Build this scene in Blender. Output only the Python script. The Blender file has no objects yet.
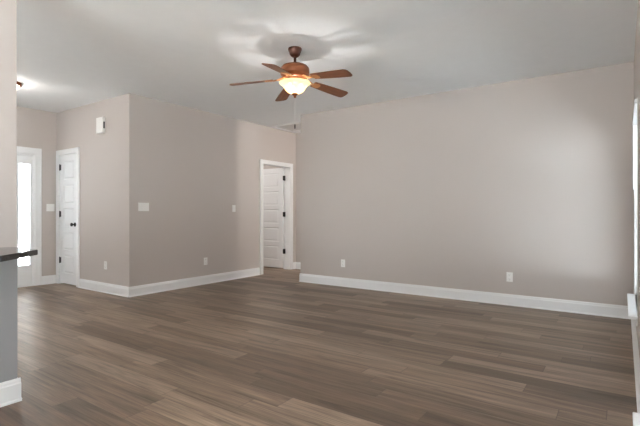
import bpy, bmesh, math, random
from mathutils import Vector, Matrix
random.seed(4)
R = math.radians
C = bpy.context.scene.collection
PI = math.pi

# ------------------------------------------------------------------ camera, sky, light
cam_d = bpy.data.cameras.new('camera')
cam = bpy.data.objects.new('camera', cam_d); C.objects.link(cam)
cam.location = (0, 0, 1.1324)
cam.rotation_euler = (R(90), 0, R(34.81))
cam_d.sensor_width = 36.0
cam_d.lens = 436.6 / 640 * 36.0
cam_d.shift_y = -0.3 / 640
cam_d.clip_start = 0.02
sc = bpy.context.scene
sc.camera = cam
sc.view_settings.view_transform = 'Standard'
sc.view_settings.look = 'None'
sc.view_settings.gamma = 1.0
sc.view_settings.use_curve_mapping = False
sc.view_settings.exposure = 0.23

w = bpy.data.worlds.new('sky'); sc.world = w; w.use_nodes = True
bg = w.node_tree.nodes['Background']
bg.inputs['Color'].default_value = (0.84, 0.92, 1.0, 1)
# overcast sky, with a low band added to throw light on the living wall
def sky_nodes():
    nt = w.node_tree; N = nt.nodes.new; L = nt.links.new
    tc = N('ShaderNodeTexCoord'); sp = N('ShaderNodeSeparateXYZ'); L(tc.outputs['Generated'], sp.inputs[0])
    dt = N('ShaderNodeVectorMath'); dt.operation = 'DOT_PRODUCT'; L(tc.outputs['Generated'], dt.inputs[0])
    dt.inputs[1].default_value = (0.50, -0.866, 0.0)
    def mt(op, a, b):
        n = N('ShaderNodeMath'); n.operation = op
        for i, v in enumerate((a, b)):
            if isinstance(v, (int, float)): n.inputs[i].default_value = v
            else: L(v, n.inputs[i])
        return n.outputs[0]
    z2 = mt('MULTIPLY', sp.outputs[2], sp.outputs[2])
    band = mt('POWER', 2.71828, mt('MULTIPLY', z2, -1.0 / 0.028 ** 2))
    az = N('ShaderNodeMapRange'); az.interpolation_type = 'SMOOTHSTEP'; L(dt.outputs['Value'], az.inputs[0])
    az.inputs[1].default_value = 0.89; az.inputs[2].default_value = 0.965
    # the added glow fades with height and away from one direction
    st = mt('ADD', mt('MULTIPLY', mt('MULTIPLY', band, az.outputs[0]), SKY_BAND), SKY)
    L(st, bg.inputs['Strength'])
SKY, SKY_BAND = 2.5, 30.0
sky_nodes()

sun_d = bpy.data.lights.new('sun', 'SUN')
sun_d.energy = 200; sun_d.angle = R(0.6); sun_d.color = (0.87, 0.94, 1.0)
sun = bpy.data.objects.new('sun', sun_d); C.objects.link(sun)
sun.rotation_euler = Vector((0.16, 0.70, -0.95)).to_track_quat('-Z', 'Y').to_euler()

def portal(name, loc, direction, sx, sy):
    d = bpy.data.lights.new(name, 'AREA'); d.shape = 'RECTANGLE'; d.size = sx; d.size_y = sy
    d.cycles.is_portal = True
    o = bpy.data.objects.new(name, d); C.objects.link(o); o.location = loc
    o.rotation_euler = Vector(direction).to_track_quat('-Z', 'Z').to_euler()

def lamp(name, loc, energy, col, r, soft=False):
    d = bpy.data.lights.new(name, 'POINT'); d.energy = energy; d.color = col; d.shadow_soft_size = r
    if soft:
        d.use_nodes = True; nt = d.node_tree; em = nt.nodes['Emission']
        f = nt.nodes.new('ShaderNodeLightFalloff'); f.inputs['Strength'].default_value = 1.0
        nt.links.new(f.outputs['Linear'], em.inputs['Strength'])
    o = bpy.data.objects.new(name, d); C.objects.link(o); o.location = loc
    return o

# ------------------------------------------------------------------ room numbers
CE = 2.74
XL, YL, XF, YR, XR, YE = -5.4547, 3.355, -7.504, 5.714, 0.090, 6.984
XRE = -4.361
YB = -2.8

# ------------------------------------------------------------------ materials
def mat(name, col, rough=0.5, metal=0.0, spec=0.5, bump=None, vary=None, coat=0):
    m = bpy.data.materials.new(name); m.use_nodes = True
    nt = m.node_tree; b = nt.nodes['Principled BSDF']
    b.inputs['Base Color'].default_value = (*col, 1)
    b.inputs['Roughness'].default_value = rough
    b.inputs['Metallic'].default_value = metal
    b.inputs['Specular IOR Level'].default_value = spec
    b.inputs['Coat Weight'].default_value = coat
    tc = nt.nodes.new('ShaderNodeTexCoord')
    if bump:
        n = nt.nodes.new('ShaderNodeTexNoise'); n.inputs['Scale'].default_value = bump[0]
        n.inputs['Detail'].default_value = bump[2] if len(bump) > 2 else 4
        bp = nt.nodes.new('ShaderNodeBump'); bp.inputs['Strength'].default_value = bump[1]
        bp.inputs['Distance'].default_value = 0.004
        nt.links.new(tc.outputs['Object'], n.inputs['Vector'])
        nt.links.new(n.outputs['Fac'], bp.inputs['Height'])
        nt.links.new(bp.outputs['Normal'], b.inputs['Normal'])
    if vary:
        n = nt.nodes.new('ShaderNodeTexNoise'); n.inputs['Scale'].default_value = vary[0]
        n.inputs['Detail'].default_value = 3
        mx = nt.nodes.new('ShaderNodeMix'); mx.data_type = 'RGBA'
        mx.inputs[6].default_value = (*[c * (1 - vary[1]) for c in col], 1)
        mx.inputs[7].default_value = (*[min(1, c * (1 + vary[1])) for c in col], 1)
        nt.links.new(tc.outputs['Object'], n.inputs['Vector'])
        nt.links.new(n.outputs['Fac'], mx.inputs[0])
        nt.links.new(mx.outputs[2], b.inputs['Base Color'])
    return m

M_wall = mat('greige_wall_paint', (0.562, 0.514, 0.492), 0.75, spec=0.25, bump=(260, 0.15, 2), vary=(1.5, 0.01))
M_ceil = mat('textured_ceiling_paint', (0.90, 0.925, 0.95), 0.9, spec=0.1, bump=(45, 0.5, 6), vary=(8, 0.02))
M_trim = mat('white_trim_paint', (0.86, 0.87, 0.885), 0.35, spec=0.45, vary=(3, 0.01))
M_door = mat('white_door_paint', (0.80, 0.81, 0.83), 0.4, spec=0.45, vary=(3, 0.01))
M_island = mat('grey_panel_paint', (0.33, 0.335, 0.345), 0.5, spec=0.3, vary=(2, 0.02))
M_plate = mat('white_plate_plastic', (0.88, 0.875, 0.86), 0.35, vary=(20, 0.01))
M_slot = mat('dark_slot', (0.05, 0.05, 0.05), 0.6, vary=(30, 0.1))
M_black = mat('black_hardware_metal', (0.02, 0.02, 0.022), 0.4, metal=0.6, vary=(40, 0.2))
M_bronze = mat('aged_bronze_metal', (0.21, 0.066, 0.025), 0.4, metal=0.2, spec=0.3, bump=(60, 0.1), vary=(12, 0.25))  # orange raised for the bowl's glow on the motor housing
M_bronze_shaded = mat('shaded_bronze_metal', (0.075, 0.020, 0.010), 0.38, metal=0.2, spec=0.35, vary=(12, 0.2))  # same metal as the housing, with the canopy's shade put into its colour
M_iron = mat('bowl_lit_brass_metal', (0.55, 0.27, 0.11), 0.35, metal=0.5, vary=(30, 0.2))  # lighter gold stands for the bowl's light on the brackets
M_gran = mat('dark_granite', (0.035, 0.036, 0.04), 0.10, spec=0.6, vary=(90, 0.8))
M_vinyl = mat('white_vinyl_frame', (0.82, 0.82, 0.82), 0.35, vary=(4, 0.01))
M_hatch = mat('hatch_panel_paint', (0.66, 0.66, 0.66), 0.8, vary=(6, 0.02))
M_low_bounce = mat('low_bounce_ground', (0.15, 0.15, 0.15), 0.9, bump=(60, 0.6), vary=(40, 0.3))  # unseen ground, darkened to cut bounce light into the side windows
M_conc = mat('outdoor_concrete', (0.55, 0.54, 0.53), 0.9, bump=(20, 0.4), vary=(3, 0.1))
M_thresh = mat('oak_strip_wood', (0.30, 0.18, 0.10), 0.5, vary=(25, 0.2))

def glass_mat():
    m = bpy.data.materials.new('window_glass'); m.use_nodes = True
    nt = m.node_tree; nt.nodes.clear()
    o = nt.nodes.new('ShaderNodeOutputMaterial'); t = nt.nodes.new('ShaderNodeBsdfTransparent')
    t.inputs['Color'].default_value = (0.95, 0.97, 0.96, 1)
    g = nt.nodes.new('ShaderNodeBsdfGlossy'); g.inputs['Roughness'].default_value = 0.02
    f = nt.nodes.new('ShaderNodeFresnel'); f.inputs['IOR'].default_value = 1.45
    mx = nt.nodes.new('ShaderNodeMixShader')
    ge = nt.nodes.new('ShaderNodeNewGeometry'); mu = nt.nodes.new('ShaderNodeMath'); mu.operation = 'MULTIPLY_ADD'
    # single-pane Fresnel: counted on the entry face only (the ray is not bent inside the pane)
    nt.links.new(ge.outputs['Backfacing'], mu.inputs[0]); mu.inputs[1].default_value = -1.0; mu.inputs[2].default_value = 1.0
    m2 = nt.nodes.new('ShaderNodeMath'); m2.operation = 'MULTIPLY'
    nt.links.new(mu.outputs[0], m2.inputs[0]); nt.links.new(f.outputs[0], m2.inputs[1])
    nt.links.new(m2.outputs[0], mx.inputs[0]); nt.links.new(t.outputs[0], mx.inputs[1])
    nt.links.new(g.outputs[0], mx.inputs[2]); nt.links.new(mx.outputs[0], o.inputs[0])
    return m
M_glass = glass_mat()

def wood_mat(name, c0, c1, rough):
    m = bpy.data.materials.new(name); m.use_nodes = True
    nt = m.node_tree; b = nt.nodes['Principled BSDF']; L = nt.links.new
    tc = nt.nodes.new('ShaderNodeTexCoord'); mp = nt.nodes.new('ShaderNodeMapping')
    mp.inputs['Scale'].default_value = (3, 40, 40)
    n = nt.nodes.new('ShaderNodeTexNoise'); n.inputs['Scale'].default_value = 1.5; n.inputs['Detail'].default_value = 6
    cr = nt.nodes.new('ShaderNodeValToRGB'); cr.color_ramp.elements[0].position = 0.3; cr.color_ramp.elements[1].position = 0.7
    cr.color_ramp.elements[0].color = (*c0, 1); cr.color_ramp.elements[1].color = (*c1, 1)
    L(tc.outputs['Object'], mp.inputs[0]); L(mp.outputs[0], n.inputs['Vector']); L(n.outputs['Fac'], cr.inputs[0])
    L(cr.outputs[0], b.inputs['Base Color']); b.inputs['Roughness'].default_value = rough
    return m
M_blade = wood_mat('walnut_blade_wood', (0.12, 0.040, 0.016), (0.21, 0.077, 0.032), 0.5)

def bowl_mat():
    m = bpy.data.materials.new('alabaster_glass_lit'); m.use_nodes = True
    nt = m.node_tree; nt.nodes.clear(); L = nt.links.new
    o = nt.nodes.new('ShaderNodeOutputMaterial')
    d = nt.nodes.new('ShaderNodeBsdfDiffuse'); d.inputs['Color'].default_value = (0.85, 0.62, 0.36, 1)
    t = nt.nodes.new('ShaderNodeBsdfTranslucent'); t.inputs['Color'].default_value = (1.0, 0.74, 0.44, 1)
    e = nt.nodes.new('ShaderNodeEmission'); e.inputs['Strength'].default_value = 0.6
    tc = nt.nodes.new('ShaderNodeTexCoord'); n = nt.nodes.new('ShaderNodeTexNoise')
    n.inputs['Scale'].default_value = 9; n.inputs['Detail'].default_value = 3
    cr = nt.nodes.new('ShaderNodeValToRGB')
    cr.color_ramp.elements[0].color = (1.0, 0.62, 0.28, 1); cr.color_ramp.elements[1].color = (1.0, 0.78, 0.46, 1)
    m1 = nt.nodes.new('ShaderNodeMixShader'); m1.inputs[0].default_value = 0.6
    tr = nt.nodes.new('ShaderNodeBsdfTransparent'); tr.inputs['Color'].default_value = (1.0, 0.92, 0.80, 1)
    m2 = nt.nodes.new('ShaderNodeMixShader'); m2.inputs[0].default_value = 0.68
    a = nt.nodes.new('ShaderNodeAddShader')
    L(tc.outputs['Object'], n.inputs['Vector']); L(n.outputs['Fac'], cr.inputs[0]); L(cr.outputs[0], e.inputs['Color'])
    L(d.outputs[0], m1.inputs[1]); L(t.outputs[0], m1.inputs[2]); L(m1.outputs[0], m2.inputs[1]); L(tr.outputs[0], m2.inputs[2]); L(m2.outputs[0], a.inputs[0]); L(e.outputs[0], a.inputs[1])
    L(a.outputs[0], o.inputs[0])
    return m
M_bowl = bowl_mat()

def emis(name, col, s):
    m = bpy.data.materials.new(name); m.use_nodes = True
    b = m.node_tree.nodes['Principled BSDF']
    b.inputs['Base Color'].default_value = (*col, 1)
    b.inputs['Emission Color'].default_value = (*col, 1); b.inputs['Emission Strength'].default_value = s
    return m
M_bulb = emis('lit_bulb', (1.0, 0.85, 0.6), 12)
M_dome = emis('lit_opal_glass', (1.0, 0.95, 0.88), 3)

def floor_mat():
    m = bpy.data.materials.new('plank_floor'); m.use_nodes = True
    nt = m.node_tree; b = nt.nodes['Principled BSDF']; L = nt.links.new; N = nt.nodes.new
    PW, PL = 0.150, 1.22
    tc = N('ShaderNodeTexCoord'); sx = N('ShaderNodeSeparateXYZ'); L(tc.outputs['Object'], sx.inputs[0])
    def mt(op, a, bb=None, cc=None):
        n = N('ShaderNodeMath'); n.operation = op
        for i, v in enumerate((a, bb, cc)):
            if v is None: continue
            if isinstance(v, (int, float)): n.inputs[i].default_value = v
            else: L(v, n.inputs[i])
        return n.outputs[0]
    def comb(x, y, z=0.0):
        n = N('ShaderNodeCombineXYZ')
        for i, v in enumerate((x, y, z)):
            if isinstance(v, (int, float)): n.inputs[i].default_value = v
            else: L(v, n.inputs[i])
        return n.outputs[0]
    def white(v):
        n = N('ShaderNodeTexWhiteNoise'); n.noise_dimensions = '3D'; L(v, n.inputs['Vector']); return n
    def ramp(f, stops):
        n = N('ShaderNodeValToRGB'); L(f, n.inputs[0]); e = n.color_ramp.elements
        while len(e) < len(stops): e.new(0.5)
        for i, (p, c) in enumerate(stops): e[i].position = p; e[i].color = (*c, 1)
        return n.outputs[0]
    X, Y = sx.outputs[0], sx.outputs[1]
    yr = mt('DIVIDE', Y, PW); row = mt('FLOOR', yr); fy = mt('FRACT', yr)
    ro = white(comb(row, 3.7, 1.3)).outputs['Value']
    xr = mt('ADD', mt('DIVIDE', X, PL), mt('MULTIPLY', ro, 7.0)); col = mt('FLOOR', xr); fx = mt('FRACT', xr)
    pr = white(comb(row, col, 5.0)); pv = pr.outputs['Value']
    pc = N('ShaderNodeSeparateColor'); L(pr.outputs['Color'], pc.inputs[0])
    # grain, stretched along X and shifted for every plank
    gx = mt('ADD', mt('MULTIPLY', X, 1.1), mt('MULTIPLY', pv, 37.0))
    gy = mt('ADD', mt('MULTIPLY', Y, 17.0), mt('MULTIPLY', pc.outputs[1], 53.0))
    g1 = N('ShaderNodeTexNoise'); g1.inputs['Scale'].default_value = 1.0; g1.inputs['Detail'].default_value = 7
    g1.inputs['Roughness'].default_value = 0.62; g1.inputs['Distortion'].default_value = 0.9
    L(comb(gx, gy), g1.inputs['Vector'])
    g2 = N('ShaderNodeTexNoise'); g2.inputs['Scale'].default_value = 1.0; g2.inputs['Detail'].default_value = 5
    L(comb(mt('MULTIPLY', gx, 3.0), mt('MULTIPLY', gy, 7.0)), g2.inputs['Vector'])
    base = ramp(pv, [(0.0, (0.122, 0.080, 0.054)), (0.2, (0.176, 0.122, 0.086)), (0.6, (0.236, 0.168, 0.122)), (1.0, (0.305, 0.224, 0.166))])
    gr = ramp(g1.outputs['Fac'], [(0.30, (0.42, 0.39, 0.36)), (0.46, (0.90, 0.90, 0.89)), (0.70, (1.38, 1.36, 1.33))])
    m1 = N('ShaderNodeMix'); m1.data_type = 'RGBA'; m1.blend_type = 'MULTIPLY'; m1.inputs[0].default_value = 1
    L(base, m1.inputs[6]); L(gr, m1.inputs[7])
    gf = ramp(g2.outputs['Fac'], [(0.32, (0.70, 0.69, 0.68)), (0.62, (1.12, 1.12, 1.12))])
    m2 = N('ShaderNodeMix'); m2.data_type = 'RGBA'; m2.blend_type = 'MULTIPLY'; m2.inputs[0].default_value = 1
    L(m1.outputs[2], m2.inputs[6]); L(gf, m2.inputs[7])
    # seams
    sy = mt('MAXIMUM', mt('LESS_THAN', fy, 0.014), mt('GREATER_THAN', fy, 0.986))
    sxx = mt('MAXIMUM', mt('LESS_THAN', fx, 0.002), mt('GREATER_THAN', fx, 0.998))
    seam = mt('MAXIMUM', sy, sxx)
    m3 = N('ShaderNodeMix'); m3.data_type = 'RGBA'; L(mt('MULTIPLY', seam, 0.55), m3.inputs[0])
    L(m2.outputs[2], m3.inputs[6]); m3.inputs[7].default_value = (0.06, 0.042, 0.032, 1)
    L(m3.outputs[2], b.inputs['Base Color'])
    rg = mt('ADD', mt('MULTIPLY', g2.outputs['Fac'], 0.16), 0.30); L(rg, b.inputs['Roughness'])
    bp = N('ShaderNodeBump'); bp.inputs['Strength'].default_value = 0.25; bp.inputs['Distance'].default_value = 0.002
    L(mt('SUBTRACT', g2.outputs['Fac'], seam), bp.inputs['Height']); L(bp.outputs['Normal'], b.inputs['Normal'])
    b.inputs['Specular IOR Level'].default_value = 0.4
    return m
M_floor = floor_mat()

# ------------------------------------------------------------------ mesh helpers
class MB:
    def __init__(s): s.bm = bmesh.new()
    def box(s, a, b, bev=0.0, seg=2):
        lo = [min(a[i], b[i]) for i in range(3)]; hi = [max(a[i], b[i]) for i in range(3)]
        r = bmesh.ops.create_cube(s.bm, size=1.0)
        for v in r['verts']:
            for i in range(3): v.co[i] = lo[i] if v.co[i] < 0 else hi[i]
        if bev > 0:
            es = list({e for v in r['verts'] for e in v.link_edges})
            bmesh.ops.bevel(s.bm, geom=es, offset=bev, segments=seg, affect='EDGES', profile=0.5)
        return s
    def prism(s, pts, axis, a, b):
        """pts: 2D outline on the two other axes (in order), extruded a..b along axis"""
        o = [i for i in range(3) if i != axis]; rings = []
        for t in (a, b):
            ring = []
            for p in pts:
                c = [0, 0, 0]; c[axis] = t; c[o[0]] = p[0]; c[o[1]] = p[1]
                ring.append(s.bm.verts.new(c))
            rings.append(ring)
        s.bm.faces.new(rings[0]); s.bm.faces.new(list(reversed(rings[1])))
        n = len(pts)
        for i in range(n):
            s.bm.faces.new([rings[0][i], rings[1][i], rings[1][(i + 1) % n], rings[0][(i + 1) % n]])
        return s
    def lathe(s, prof, c=(0, 0, 0), n=40, axis='Z', closed=False):
        rings = []
        for r, z in prof:
            ring = []
            for k in range(n):
                t = 2 * PI * k / n; p = Vector((r * math.cos(t), r * math.sin(t), z))
                if axis == 'Y': p = Vector((p.x, p.z, p.y))
                if axis == 'X': p = Vector((p.z, p.x, p.y))
                ring.append(s.bm.verts.new(p + Vector(c)))
            rings.append(ring)
        for i in range(len(rings) - 1):
            for k in range(n):
                f = s.bm.faces.new([rings[i][k], rings[i][(k + 1) % n], rings[i + 1][(k + 1) % n], rings[i + 1][k]])
                f.smooth = True
        if not closed:
            if prof[0][0] > 0: s.bm.faces.new(rings[0])
            if prof[-1][0] > 0: s.bm.faces.new(rings[-1])
        else:
            for k in range(n):
                f = s.bm.faces.new([rings[-1][k], rings[-1][(k + 1) % n], rings[0][(k + 1) % n], rings[0][k]]); f.smooth = True
        return s
    def tube(s, pts, r, n=8):
        pts = [Vector(p) for p in pts]; rings = []
        for i, p in enumerate(pts):
            d = (pts[min(i + 1, len(pts) - 1)] - pts[max(i - 1, 0)]).normalized()
            u = d.cross(Vector((0, 0, 1)))
            if u.length < 1e-3: u = d.cross(Vector((1, 0, 0)))
            u.normalize(); v = d.cross(u); rr = r[i] if isinstance(r, (list, tuple)) else r
            rings.append([s.bm.verts.new(p + rr * (math.cos(2 * PI * k / n) * u + math.sin(2 * PI * k / n) * v)) for k in range(n)])
        for i in range(len(rings) - 1):
            for k in range(n):
                f = s.bm.faces.new([rings[i][k], rings[i][(k + 1) % n], rings[i + 1][(k + 1) % n], rings[i + 1][k]]); f.smooth = True
        s.bm.faces.new(rings[0]); s.bm.faces.new(rings[-1])
        return s
    def build(s, name, m, parent=None, loc=None, label=None):
        bmesh.ops.remove_doubles(s.bm, verts=s.bm.verts, dist=1e-6)
        bmesh.ops.recalc_face_normals(s.bm, faces=s.bm.faces)
        me = bpy.data.meshes.new(name)
        if loc is not None: bmesh.ops.translate(s.bm, verts=s.bm.verts, vec=-Vector(loc))
        s.bm.to_mesh(me); s.bm.free(); me.materials.append(m)
        o = bpy.data.objects.new(name, me); C.objects.link(o)
        if loc is not None: o.location = loc
        if parent is not None:
            o.parent = parent
        if label: o['label'] = label
        return o

def struct(name, mb, m, label=None):
    o = mb.build(name, m); o['kind'] = 'structure'
    if label: o['label'] = label
    return o

def root(name, loc=(0, 0, 0), rz=0, label=None, cat=None, group=None, kind=None):
    o = bpy.data.objects.new(name, None); C.objects.link(o); o.location = loc; o.rotation_euler = (0, 0, rz)
    o.empty_display_size = 0.1
    if label: o['label'] = label
    if cat: o['category'] = cat
    if group: o['group'] = group
    if kind: o['kind'] = kind
    return o

def wall(name, axis, p0, p1, a, b, openings=(), m=None, z1=CE, z0=0.0):
    """wall slab across `axis` from p0 to p1, running a..b on the other axis, openings (a0,a1,z0,z1)"""
    mb = MB(); cuts = sorted({a, b, *[o[0] for o in openings], *[o[1] for o in openings]})
    def bx(u0, u1, za, zb):
        if zb - za < 1e-4 or u1 - u0 < 1e-4: return
        if axis == 0: mb.box((p0, u0, za), (p1, u1, zb))
        else: mb.box((u0, p0, za), (u1, p1, zb))
    for u0, u1 in zip(cuts[:-1], cuts[1:]):
        op = [o for o in openings if o[0] <= u0 + 1e-5 and o[1] >= u1 - 1e-5]
        if not op: bx(u0, u1, z0, z1)
        else:
            bx(u0, u1, z0, op[0][2]); bx(u0, u1, op[0][3], z1)
    return struct(name, mb, m or M_wall)

# ------------------------------------------------------------------ the shell
struct('floor', MB().box((-8.9, YB - 0.15, -0.12), (XR + 0.15, 7.2, 0.0)), M_floor)
struct('ceiling', MB().box((-8.9, YB - 0.15, CE), (XR + 0.15, 7.2, CE + 0.12)), M_ceil)
WA = (4.25, 5.34, 0.32, 2.04)       # the two tall side windows
WB = (1.06, 2.15, 0.32, 2.04)
wall('wall_right', 0, XR, XR + 0.15, YB, YE + 0.12, [WA, WB])
wall('wall_living', 1, YR, YR + 0.12, XRE, XR)
wall('wall_corridor', 1, YE, YE + 0.12, XL - 0.12, XR)
wall('wall_hall', 0, XL - 0.12, XL, YL + 0.12, YE, [(5.98, 6.80, 0.0, 2.045)])
wall('wall_closet', 1, YL, YL + 0.12, XF, XL, [(-7.40, -6.835, 0.0, 2.055)])
wall('wall_foyer', 0, XF - 0.15, XF, YB, YL + 0.12, [(1.80, 3.035, 0.0, 2.045)])
WC = (-5.6, -3.6, 1.0, 2.1)
WD = (-2.7, -0.4, 0.0, 2.1)
wall('wall_back', 1, YB - 0.15, YB, XF, XR, [WC, WD])
wall('wall_bedroom', 0, -8.9, -8.8, YL + 0.12, YE + 0.12)
wall('wall_bedroom_rear', 1, YE, YE + 0.12, -8.8, XL - 0.12)
wall('wall_bedroom_front', 1, 4.2, 4.3, -8.8, XL - 0.12)
struct('wall_pier', MB().box((-3.42, 0.60, 0), (-3.27, 1.216, CE)), M_wall)
struct('wall_island', MB().box((-3.27, -1.6, 0), (-3.0, 1.120, 0.877)), M_island)

# baseboards : profile = (out, z)
BBH = 0.135
PROF = [(0, 0), (0.015, 0), (0.015, 0.104), (0.011, 0.112), (0.0095, 0.124), (0.005, BBH), (0, BBH)]
SHOE = [(0.015, 0), (0.026, 0), (0.024, 0.010), (0.015, 0.016)]
def baseboard(name, axis, pos, sgn, runs, label=None):
    """axis: the axis the board runs along; pos: wall face on the other axis; sgn: into the room"""
    mb = MB()
    for a, b in runs:
        for P in (PROF, SHOE): mb.prism([(pos + sgn * p[0], p[1]) for p in P], axis, a, b)
    return struct(name, mb, M_trim, label)
baseboard('baseboard_living', 0, YR, -1, [(XRE - 0.015, XR - 0.016)])
baseboard('baseboard_living_end', 1, XRE, -1, [(YR, YR + 0.12)])
baseboard('baseboard_right', 1, XR, -1, [(YB + 0.016, YR)])
baseboard('baseboard_hall', 1, XL, 1, [(YL - 0.015, 5.905), (6.882, YE)])
baseboard('baseboard_closet', 0, YL, -1, [(-6.76, XL)])
baseboard('baseboard_foyer', 1, XF, 1, [(3.13, YL), (YB, 1.70)])
baseboard('baseboard_corridor', 0, YE, -1, [(XL + 0.016, XR)])
baseboard('baseboard_island', 1, -3.0, 1, [(-1.6, 1.135)])
baseboard('baseboard_island_end', 0, 1.120, 1, [(-3.27, -3.0)])
baseboard('baseboard_back', 0, YB, 1, [(XF + 0.016, WD[0] - 0.1), (WD[1] + 0.1, XR - 0.016)])

# casings (flat board with an eased back band), built round an opening
def casing(name, axis, face, sgn, a, b, top, wdt=0.085, th=0.018, left=True, right=True, zb=0.0):
    mb = MB()
    def bx(u0, u1, z0, z1, t=th):
        if axis == 0: mb.box((face, u0, z0), (face + sgn * t, u1, z1), 0.002)
        else: mb.box((u0, face, z0), (u1, face + sgn * t, z1), 0.002)
    t2 = th + 0.006; q = 0.02
    A = a - (wdt if left else 0); B = b + (wdt if right else 0)
    if left: bx(a - wdt + q, a + 0.004, zb, top); bx(a - wdt, a - wdt + q, zb, top + wdt - q, t2)
    if right: bx(b - 0.004, b + wdt - q, zb, top); bx(b + wdt - q, b + wdt, zb, top + wdt - q, t2)
    bx(A + (q if left else 0), B - (q if right else 0), top, top + wdt - q); bx(A, B, top + wdt - q, top + wdt, t2)
    return struct(name, mb, M_trim)
casing('trim_1', 0, XL, 1, 5.995, 6.795, 2.035, 0.075)
casing('trim_2', 1, YL, -1, -7.402, -6.838, 2.05, 0.075)
casing('trim_3', 0, XF, 1, 1.80, 3.038, 2.045, 0.088)
# jamb linings
struct('trim_4', MB().box((XL - 0.12, 5.98, 0), (XL, 5.995, 2.045)).box((XL - 0.12, 6.79, 0), (XL, 6.80, 2.045))
       .box((XL - 0.12, 5.98, 2.033), (XL, 6.80, 2.045)).box((XL - 0.08, 5.995, 0), (XL - 0.045, 6.005, 2.033)), M_trim)
struct('trim_5', MB().box((-7.40, YL, 0), (-7.388, YL + 0.12, 2.055)).box((-6.850, YL, 0), (-6.835, YL + 0.12, 2.055))
       .box((-7.40, YL, 2.045), (-6.835, YL + 0.12, 2.055)), M_trim)

# ------------------------------------------------------------------ doors
def door_slab(wd, ht, th, n, stile=0.11, rail=0.10, top=0.11, bot=0.20):
    """moulded slab of n stacked horizontal panels; x 0..wd, y 0..th, z 0..ht"""
    mb = MB(); bm = mb.bm
    ph = (ht - top - bot - rail * (n - 1)) / n
    xs = [0, stile, wd - stile, wd]; zs = [0, bot]
    for k in range(n):
        zs.append(zs[-1] + ph)
        if k < n - 1: zs.append(zs[-1] + rail)
    zs.append(ht)
    for y, s in ((0.0, 1), (th, -1)):
        V = [[bm.verts.new((x, y, z)) for z in zs] for x in xs]
        for i in range(3):
            for j in range(len(zs) - 1):
                q = [V[i][j], V[i + 1][j], V[i + 1][j + 1], V[i][j + 1]]
                if i == 1 and j % 2 == 1:
                    prev = q
                    for ins, dep in ((0.008, 0.009), (0.020, 0.010), (0.034, 0.003)):
                        x0, x1, z0, z1 = xs[1] + ins, xs[2] - ins, zs[j] + ins, zs[j + 1] - ins
                        cur = [bm.verts.new((x, y + s * dep, z)) for x, z in ((x0, z0), (x1, z0), (x1, z1), (x0, z1))]
                        for k in range(4): bm.faces.new([prev[k], prev[(k + 1) % 4], cur[(k + 1) % 4], cur[k]])
                        prev = cur
                    bm.faces.new(prev)
                else: bm.faces.new(q)
    for (a, b) in (((0, 0), (wd, 0)), ((0, ht), (wd, ht))):
        bm.faces.new([bm.verts.new(p) for p in ((a[0], 0, a[1]), (b[0], 0, a[1]), (b[0], th, a[1]), (a[0], th, a[1]))])
    for x in (0, wd):
        bm.faces.new([bm.verts.new(p) for p in ((x, 0, 0), (x, th, 0), (x, th, ht), (x, 0, ht))])
    return mb

def hinge(parent, x, y, z, rz=0):
    mb = MB().lathe([(0.0, -0.052), (0.005, -0.05), (0.0085, -0.046), (0.0085, 0.046), (0.005, 0.05), (0.0, 0.052)], (0, 0, 0), 12)
    mb.box((-0.034, 0.004, -0.045), (0.034, 0.007, 0.045), 0.001, 1)
    o = mb.build('hinge', M_black, parent); o.location = (x, y, z); o.rotation_euler = (0, 0, rz)
    return o

def knob(parent, x, y, z, s):
    """round knob on rosette standing out along s*Y"""
    pr = [(0.0, 0.0), (0.032, 0.0), (0.032, 0.006), (0.027, 0.010), (0.011, 0.012), (0.010, 0.030), (0.018, 0.036),
          (0.027, 0.046), (0.028, 0.055), (0.022, 0.064), (0.0, 0.067)]
    mb = MB().lathe([(r, z_ * s) for r, z_ in pr], (0, 0, 0), 28, 'Y')
    o = mb.build('door_knob', M_black, parent, label='black round door knob'); o.location = (x, y, z); return o

# closet door, closed, flush with the room side of its wall
d1 = root('door_1', (-7.386, YL + 0.003, 0.018), kind='structure')
door_slab(0.534, 2.022, 0.035, 5, 0.105, 0.085, 0.10, 0.16).build('door_leaf', M_door, d1)
for z in (1.835, 1.093, 0.362): hinge(d1, -0.001, -0.009, z)
knob(d1, 0.47, 0.0, 0.932, -1)
knob(d1, 0.47, 0.035, 0.932, 1)
wall('wall_closet_side', 1, YL + 0.0, YL + 0.12, -8.8, XF - 0.15)

# hall door, swung open into the room behind
d2 = root('door_2', (XL - 0.130, 6.786, 0.024), kind='structure')
leaf = door_slab(0.79, 2.008, 0.035, 5, 0.11, 0.085, 0.10, 0.16)
leaf_o = leaf.build('door_leaf', M_door, d2); leaf_o.rotation_euler = (0, 0, PI); leaf_o.location = (-0.012, 0, 0)
for z in (1.800, 1.075, 0.335):
    mb = MB().lathe([(0.0, -0.052), (0.010, -0.05), (0.010, 0.05), (0.0, 0.052)], (0, 0, 0), 12)
    mb.box((-0.016, -0.034, -0.047), (0.028, -0.002, 0.047), 0.001, 1)
    o = mb.build('hinge', M_black, d2); o.location = (0.0, -0.004, z)
knob(d2, -0.74, -0.035, 0.92, -1)
struct('trim_7', MB().box((XL - 0.16, 6.790, 0.0), (XL - 0.119, 6.86, 2.1)).box((XL - 0.138, 5.90, 0.0), (XL - 0.12, 5.98, 2.1))
       .box((XL - 0.138, 5.90, 2.045), (XL - 0.12, 6.86, 2.12)), M_trim)

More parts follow.
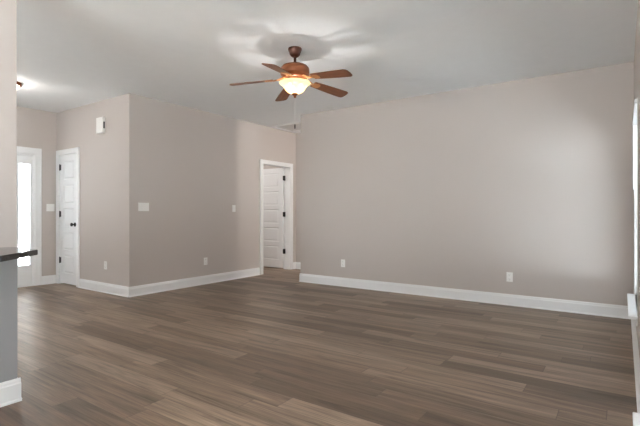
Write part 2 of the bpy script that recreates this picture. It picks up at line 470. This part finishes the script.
# front entrance : door leaf and sidelight in one frame
fr = root('door_3', (XF, 0, 0), kind='structure')
MB().box((-0.12, 1.80, 0.025), (0.0, 1.83, 2.02)).box((-0.12, 2.72, 0.025), (0.0, 2.765, 2.02)).box((-0.12, 3.018, 0.025), (0.0, 3.036, 2.02)) \
    .box((-0.12, 1.80, 2.02), (0.0, 3.036, 2.045)).box((-0.13, 1.80, 0), (0.0, 3.036, 0.025)).build('door_frame', M_trim, fr)
lf = door_slab(0.88, 1.99, 0.044, 5).build('door_leaf', M_door, fr)
lf.location = (-0.02, 1.835, 0.027); lf.rotation_euler = (0, 0, R(90))
MB().box((-0.075, 2.765, 0.025), (-0.03, 2.822, 2.02)).box((-0.075, 2.985, 0.025), (-0.03, 3.018, 2.02)) \
    .box((-0.075, 2.822, 1.885), (-0.03, 2.985, 2.02)).box((-0.075, 2.822, 0.025), (-0.03, 2.985, 0.325)) \
    .box((-0.03, 2.808, 0.311), (-0.022, 2.822, 1.899), 0.002).box((-0.03, 2.985, 0.311), (-0.022, 2.999, 1.899), 0.002) \
    .box((-0.03, 2.822, 1.885), (-0.022, 2.985, 1.899), 0.002).box((-0.03, 2.822, 0.311), (-0.022, 2.985, 0.325), 0.002) \
    .build('sidelight_frame', M_trim, fr)
MB().box((-0.056, 2.820, 0.322), (-0.050, 2.987, 1.888)).build('sidelight_glass', M_glass, fr)
portal('sidelight_portal', (XF - 0.16, 2.90, 1.1), (1, 0, 0), 0.2, 1.6)

# ------------------------------------------------------------------ windows
def side_window(idx, W):
    y0, y1, z0, z1 = W; x = XR
    r = root('window_%d' % idx, (0, 0, 0), kind='structure')
    f = MB()
    X0, X1 = x + 0.055, x + 0.13; t = 0.035
    f.box((X0, y0, z0), (X1, y0 + t, z1)).box((X0, y1 - t, z0), (X1, y1, z1))
    f.box((X0, y0 + t, z1 - t), (X1, y1 - t, z1)).box((X0, y0 + t, z0), (X1, y1 - t, z0 + t))
    f.build('window_frame', M_vinyl, r)
    zm = 1.14
    for nm, a, b, xo in (('upper_sash', zm - 0.02, z1 - t, 0.075), ('lower_sash', z0 + t, zm + 0.02, 0.035)):
        s = MB(); q = 0.04; xa = X0 + xo - 0.03; xb = xa + 0.03
        s.box((xa, y0 + t, a), (xb, y0 + t + q, b)).box((xa, y1 - t - q, a), (xb, y1 - t, b))
        s.box((xa, y0 + t + q, a), (xb, y1 - t - q, a + q)).box((xa, y0 + t + q, b - q), (xb, y1 - t - q, b))
        so = s.build(nm, M_vinyl, r)
        MB().box((xa + 0.012, y0 + t + q - 0.004, a + q - 0.004), (xa + 0.017, y1 - t - q + 0.004, b - q + 0.004)).build('pane', M_glass, so)
    # stool with horns past the opening, and an apron under it
    MB().box((0.030, y0 - 0.05, z0 - 0.022), (x + 0.055, y1 + 0.045, z0), 0.004).build('window_stool', M_trim, r)
    MB().box((x - 0.016, y0 - 0.02, z0 - 0.08), (x, y1 + 0.02, z0 - 0.022), 0.003).build('window_apron', M_trim, r)
    # white jamb lining
    MB().box((x - 0.002, y1 - 0.014, z0), (x + 0.055, y1, z1)).box((x - 0.002, y0, z0), (x + 0.055, y0 + 0.014, z1)) \
        .box((x - 0.002, y0 + 0.014, z1 - 0.014), (x + 0.055, y1 - 0.014, z1)).build('jamb_lining', M_trim, r)
    portal('side_window_portal', (XR + 0.16, (y0 + y1) / 2, (z0 + z1) / 2), (-1, 0, 0), y1 - y0, z1 - z0)
    return r
side_window(1, WA)
side_window(2, WB)

def added_back_window(idx, W, n):  # unseen glazing added in the back wall to let daylight in
    x0, x1, z0, z1 = W; r = root('window_%d' % idx, (0, 0, 0), kind='structure')
    f = MB(); t = 0.05; ya, yb = YB - 0.12, YB - 0.04
    f.box((x0, ya, z0), (x0 + t, yb, z1)).box((x1 - t, ya, z0), (x1, yb, z1)).box((x0 + t, ya, z1 - t), (x1 - t, yb, z1)).box((x0 + t, ya, z0), (x1 - t, yb, z0 + t))
    for k in range(1, n): xm = x0 + (x1 - x0) * k / n; f.box((xm - 0.04, ya + 0.01, z0 + t), (xm + 0.04, yb - 0.01, z1 - t))
    f.build('window_frame', M_vinyl, r)
    MB().box((x0 + t, YB - 0.085, z0 + t), (x1 - t, YB - 0.08, z1 - t)).build('pane', M_glass, r)
    portal('added_window_portal', ((x0 + x1) / 2, YB - 0.16, (z0 + z1) / 2), (0, 1, 0), x1 - x0, z1 - z0)
added_back_window(3, WC, 2)
added_back_window(4, WD, 2)
casing('trim_8', 1, YB, 1, WD[0], WD[1], WD[3])

struct('ground', MB().box((-22, -16, -0.35), (0.45, 18, -0.25)), M_conc)
struct('ground_side_yard', MB().box((0.45, -16, -0.35), (16, 18, -0.25)), M_low_bounce)

struct('wall_light_block', MB().box((0.30, -9.0, -0.25), (0.45, YB - 0.2, 2.7)), M_conc)  # unseen wall added to keep the low sky band out of the back glass
struct('roof_light_block', MB().box((XR + 0.16, YB - 1.0, 2.42), (XR + 2.2, YE + 1.0, 2.56)), M_trim)  # unseen slab added to cut high skylight at the side windows

# ------------------------------------------------------------------ countertop on the half wall
ct = MB()
out = [(-3.269, -1.62), (-2.629, -1.62), (-2.629, 0.903), (-2.904, 1.193), (-3.269, 1.193)]
ct.prism(out, 2, 0.878, 0.910)
bmesh.ops.bevel(ct.bm, geom=[e for e in ct.bm.edges], offset=0.003, segments=2, affect='EDGES')
o = ct.build('countertop', M_gran)
o['label'] = 'dark polished stone countertop slab with clipped corner on the grey half wall'; o['category'] = 'countertop'

# ------------------------------------------------------------------ ceiling fan
FX, FY = -2.642, 3.370
fan = root('ceiling_fan', (FX, FY, CE), label='bronze ceiling fan with five brown wooden blades and a lit bowl light', cat='ceiling fan')
def fz(z): return z - CE
MB().lathe([(0.0, fz(2.740)), (0.066, fz(2.740)), (0.068, fz(2.728)), (0.062, fz(2.712)), (0.056, fz(2.700)), (0.050, fz(2.678)),
            (0.036, fz(2.662)), (0.020, fz(2.652)), (0.0, fz(2.650))], n=40).build('canopy', M_bronze_shaded, fan)
MB().lathe([(0.0, fz(2.66)), (0.0125, fz(2.66)), (0.0125, fz(2.60)), (0.026, fz(2.597)), (0.030, fz(2.575)), (0.0, fz(2.57))], n=20).build('downrod', M_bronze_shaded, fan)
MB().lathe([(0.0, fz(2.588)), (0.040, fz(2.588)), (0.085, fz(2.580)), (0.120, fz(2.566)), (0.138, fz(2.545)), (0.142, fz(2.520)),
            (0.142, fz(2.490)), (0.136, fz(2.478)), (0.125, fz(2.472)), (0.120, fz(2.455)), (0.085, fz(2.445)), (0.0, fz(2.445))], n=56).build('motor_housing', M_bronze, fan)
MB().lathe([(0.0, fz(2.445)), (0.060, fz(2.445)), (0.064, fz(2.425)), (0.050, fz(2.415)), (0.045, fz(2.400)),
            (0.020, fz(2.395)), (0.0, fz(2.393))], n=36).build('switch_housing', M_iron, fan)
# stem through the bowl and fins that hold it
MB().lathe([(0.0, fz(2.40)), (0.006, fz(2.40)), (0.006, fz(2.285)), (0.0, fz(2.283))], n=12).build('bowl_stem', M_bronze, fan)
outer = [(0.150, fz(2.407)), (0.153, fz(2.401)), (0.147, fz(2.393)), (0.131, fz(2.382)), (0.117, fz(2.369)), (0.106, fz(2.352)),
         (0.093, fz(2.332)), (0.074, fz(2.313)), (0.048, fz(2.300)), (0.007, fz(2.294))]
inner = [(max(0.0065, r - 0.005), z + 0.004) for r, z in reversed(outer[1:])]
MB().lathe(outer + inner, n=56, closed=True).build('light_bowl', M_bowl, fan, label='frosted amber glass bowl, lit')
MB().lathe([(0.0, fz(2.300)), (0.030, fz(2.298)), (0.030, fz(2.290)), (0.020, fz(2.280)), (0.010, fz(2.274)), (0.014, fz(2.266)),
            (0.009, fz(2.258)), (0.0, fz(2.256))], n=24).build('finial', M_bronze, fan)
for k in range(3):
    a = R(20 + 120 * k); bx_, by_ = 0.062 * math.cos(a), 0.062 * math.sin(a)
    MB().tube([(0.03 * math.cos(a), 0.03 * math.sin(a), fz(2.408)), (bx_ * .8, by_ * .8, fz(2.402)), (bx_, by_, fz(2.392))], 0.010, 10).build('lamp_socket', M_bronze, fan)
    MB().lathe([(0.0, 0.018), (0.009, 0.015), (0.013, 0.006), (0.015, -0.006), (0.010, -0.020), (0.0, -0.026)], (bx_, by_, fz(2.372)), 16).build('bulb', M_bulb, fan)
    lamp('fan_bulb_light', (FX + bx_ * 0.15, FY + by_ * 0.15, 2.322), 5.5, (1.0, 0.96, 0.92), 0.006, True)
MB().tube([(0.010, -0.012, fz(2.30)), (0.012, -0.012, fz(2.15)), (0.012, -0.012, fz(1.99))], 0.0016, 6).build('pull_chain', M_trim, fan) if False else None
pc = MB().tube([(0.0, 0.0, fz(2.258)), (0.0, 0.0, fz(2.12)), (0.0, 0.0, fz(2.000))], 0.0018, 6).build('pull_chain', M_trim, fan)
MB().lathe([(0.0, fz(2.002)), (0.004, fz(1.998)), (0.0065, fz(1.982)), (0.0065, fz(1.965)), (0.005, fz(1.955)), (0.0, fz(1.954))], n=14).build('chain_fob', M_black, pc)

def blade_outline():
    pts = []
    L0, L1 = 0.215, 0.640
    top = [(L0, 0.050), (L0 + 0.10, 0.056), (L0 + 0.25, 0.064), (L1 - 0.035, 0.069), (L1 - 0.012, 0.060), (L1 - 0.002, 0.040), (L1, 0.0)]
    return [(x, y) for x, y in top] + [(x, -y) for x, y in reversed(top[:-1])]
PH = 214.8
for k in range(5):
    a = R(PH + 72 * k)
    mb = MB(); mb.prism(blade_outline(), 2, -0.0035, 0.0035)
    bmesh.ops.bevel(mb.bm, geom=[e for e in mb.bm.edges if abs(e.verts[0].co.z - e.verts[1].co.z) < 1e-6], offset=0.0015, segments=1, affect='EDGES')
    bl = mb.build('blade', M_blade, fan)
    # 12 degrees of pitch, a little droop
    bl.matrix_local = Matrix.Translation((0, 0, fz(2.450))) @ Matrix.Rotation(a, 4, 'Z') @ Matrix.Rotation(R(6.0), 4, 'Y') @ Matrix.Rotation(R(-11), 4, 'X')
    ir = MB()
    ir.prism([(0.225, 0.030), (0.262, 0.040), (0.290, 0.028), (0.300, 0.0), (0.290, -0.028), (0.262, -0.040), (0.225, -0.030), (0.200, -0.014), (0.200, 0.014)], 2, -0.0075, -0.0036)
    ir.tube([(0.085, 0.010, 0.022), (0.120, 0.022, 0.012), (0.160, 0.020, 0.0), (0.215, 0.010, -0.006)], [0.010, 0.008, 0.007, 0.006], 8)
    ir.tube([(0.085, -0.010, 0.022), (0.120, -0.022, 0.012), (0.160, -0.020, 0.0), (0.215, -0.010, -0.006)], [0.010, 0.008, 0.007, 0.006], 8)
    ir.build('blade_iron', M_iron, bl, label='scrolled bronze blade bracket')

# ------------------------------------------------------------------ foyer lamp
fl = root('flush_mount_light', (-6.225, 2.212, CE), label='flush ceiling light with dark rim, by the entrance, mostly hidden by the wall pier', cat='ceiling light')
MB().lathe([(0.0, 0.0), (0.150, 0.0), (0.150, -0.012), (0.150, -0.030), (0.140, -0.036), (0.0, -0.042)], n=40).build('light_base', M_bronze, fl)
MB().lathe([(0.0, -0.036), (0.130, -0.036), (0.128, -0.050), (0.105, -0.075), (0.060, -0.092), (0.0, -0.098)], n=40).build('glass_shade', M_dome, fl)
lamp('foyer_bulb_light', (-6.225, 2.212, 2.56), 6.5, (1.0, 0.95, 0.88), 0.10)

# corridor lamp, then unseen lamps added to brighten kitchen, dining end and back room
def dome_lamp(x, y, label, e):
    r = root('flush_mount_light', (x, y, CE), label=label, cat='ceiling light')
    MB().lathe([(0.0, 0.0), (0.150, 0.0), (0.150, -0.012), (0.150, -0.030), (0.140, -0.036), (0.0, -0.042)], n=32).build('light_base', M_bronze, r)
    MB().lathe([(0.0, -0.036), (0.130, -0.036), (0.128, -0.050), (0.105, -0.075), (0.060, -0.092), (0.0, -0.098)], n=32).build('glass_shade', M_dome, r)
    lamp('dome_bulb_light', (x, y, 2.56), e, (1.0, 0.95, 0.88), 0.10)
dome_lamp(-3.0, 6.42, 'flush ceiling light along the corridor behind the long living room wall', 62)
dome_lamp(-3.9, -1.2, 'added flush ceiling light over the kitchen, unseen, to brighten the room', 45)  # invented fitting, fill for the main room
dome_lamp(-1.3, -1.3, 'added flush ceiling light at the dining end, unseen, to brighten the room', 22)  # out of view, put in only for more brightness
dome_lamp(-7.0, 5.6, 'added flush ceiling light in the room behind, lighting the open panelled door', 45)  # added to light the face of the open leaf

# ------------------------------------------------------------------ attic hatch in the corridor ceiling
ah = root('attic_hatch', (-4.95, 6.43, CE), label='white ceiling hatch with thin trim above the corridor opening', cat='ceiling hatch')
mb = MB(); hx, hy = 0.42, 0.30
for a, b in (((-hx, -hy), (hx, -hy + 0.045)), ((-hx, hy - 0.045), (hx, hy)), ((-hx, -hy + 0.045), (-hx + 0.045, hy - 0.045)), ((hx - 0.045, -hy + 0.045), (hx, hy - 0.045))):
    mb.box((a[0], a[1], -0.018), (b[0], b[1], 0.0), 0.003)
mb.build('hatch_trim', M_trim, ah)
MB().box((-hx + 0.045, -hy + 0.045, -0.008), (hx - 0.045, hy - 0.045, 0.0)).build('hatch_panel', M_hatch, ah)

# ------------------------------------------------------------------ wall plates
def plate_at(loc, rz): return dict(loc=loc, rz=rz)
def outlet(loc, rz, label, group=None):
    """faces local -Y"""
    r = root('power_outlet', loc, rz, label, 'outlet', group)
    MB().box((-0.036, -0.006, -0.058), (0.036, 0.0, 0.058), 0.0025).build('cover_plate', M_plate, r)
    for z in (-0.026, 0.026):
        rc = MB().box((-0.017, -0.0085, z - 0.017), (0.017, -0.0055, z + 0.017), 0.002).build('receptacle', M_plate, r)
        MB().box((-0.008, -0.0090, z - 0.004), (-0.006, -0.0084, z + 0.008)).box((0.006, -0.0090, z - 0.004), (0.008, -0.0084, z + 0.006)) \
            .box((-0.002, -0.0090, z - 0.012), (0.002, -0.0084, z - 0.008)).build('slot', M_slot, rc)
    return r
def switch(loc, rz, n, label):
    r = root('light_switch', loc, rz, label, 'light switch')
    hw = 0.036 + 0.023 * (n - 1)
    MB().box((-hw, -0.006, -0.058), (hw, 0.0, 0.058), 0.0025).build('cover_plate', M_plate, r)
    for k in range(n):
        x = (k - (n - 1) / 2) * 0.046
        MB().prism([(-0.0055, -0.033), (-0.0085, -0.033), (-0.0125, 0.033), (-0.0055, 0.033)], 0, x - 0.0165, x + 0.0165).build('rocker', M_plate, r)
    return r
E90 = R(90)      # plates on walls that face +X
outlet((-6.04, YL, 0.385), 0, 'white power outlet low on the wall between closet door and corner')
outlet((XL, 4.658, 0.362), E90, 'white power outlet low on the left wall, under the single light switch')
outlet((-3.54, YR, 0.355), 0, 'white power outlet on the long living room wall, nearer the corridor')
outlet((-1.145, YR, 0.345), 0, 'white power outlet on the long living room wall, nearer the window')
switch((XL, 3.568, 1.213), E90, 3, 'white wide light switch plate with three rockers near the outside corner')
switch((XL, 5.271, 1.204), E90, 1, 'white narrow single light switch left of the open hall door')
switch((XF, 3.262, 1.214), E90, 2, 'white double light switch between the front door frame and closet door')

# door chime box
dc = root('door_chime', (-6.125, YL, 2.378), 0, 'white box-shaped door chime high on the wall near the outside corner', 'door chime')
MB().box((-0.083, -0.050, -0.112), (0.083, 0.0, 0.112), 0.008, 3).build('chime_cover', M_plate, dc)
MB().box((0.0825, -0.036, -0.050), (0.0845, -0.012, 0.045), 0.0008, 1).build('side_grille', M_slot, dc, label='dark slot in the side')

# blind raised to the head of the far window : headrail and tilt wand
vb = root('window_blind', (XR, 0, 0), label='white raised blind with hanging wand at the head of the window at right', cat='blind')
MB().box((-0.018, WA[0] + 0.02, 2.00), (0.03, WA[1] - 0.002, 2.035), 0.003).build('headrail', M_trim, vb)
MB().box((-0.014, 5.29, 1.36), (0.012, 5.322, 2.0), 0.002).build('wand', M_trim, vb)

# garden lamp seen through the sidelight
gl = root('garden_light', (-14.6, 5.647, -0.25), label='small dark garden light outside, seen through the sidelight glass', cat='garden light')
MB().lathe([(0.0, 0.0), (0.012, 0.0), (0.012, 0.28), (0.0, 0.28)], n=10).build('stake', M_black, gl)
MB().lathe([(0.0, 0.28), (0.045, 0.28), (0.055, 0.40), (0.11, 0.41), (0.03, 0.47), (0.0, 0.48)], n=16).build('lamp_head', M_black, gl)
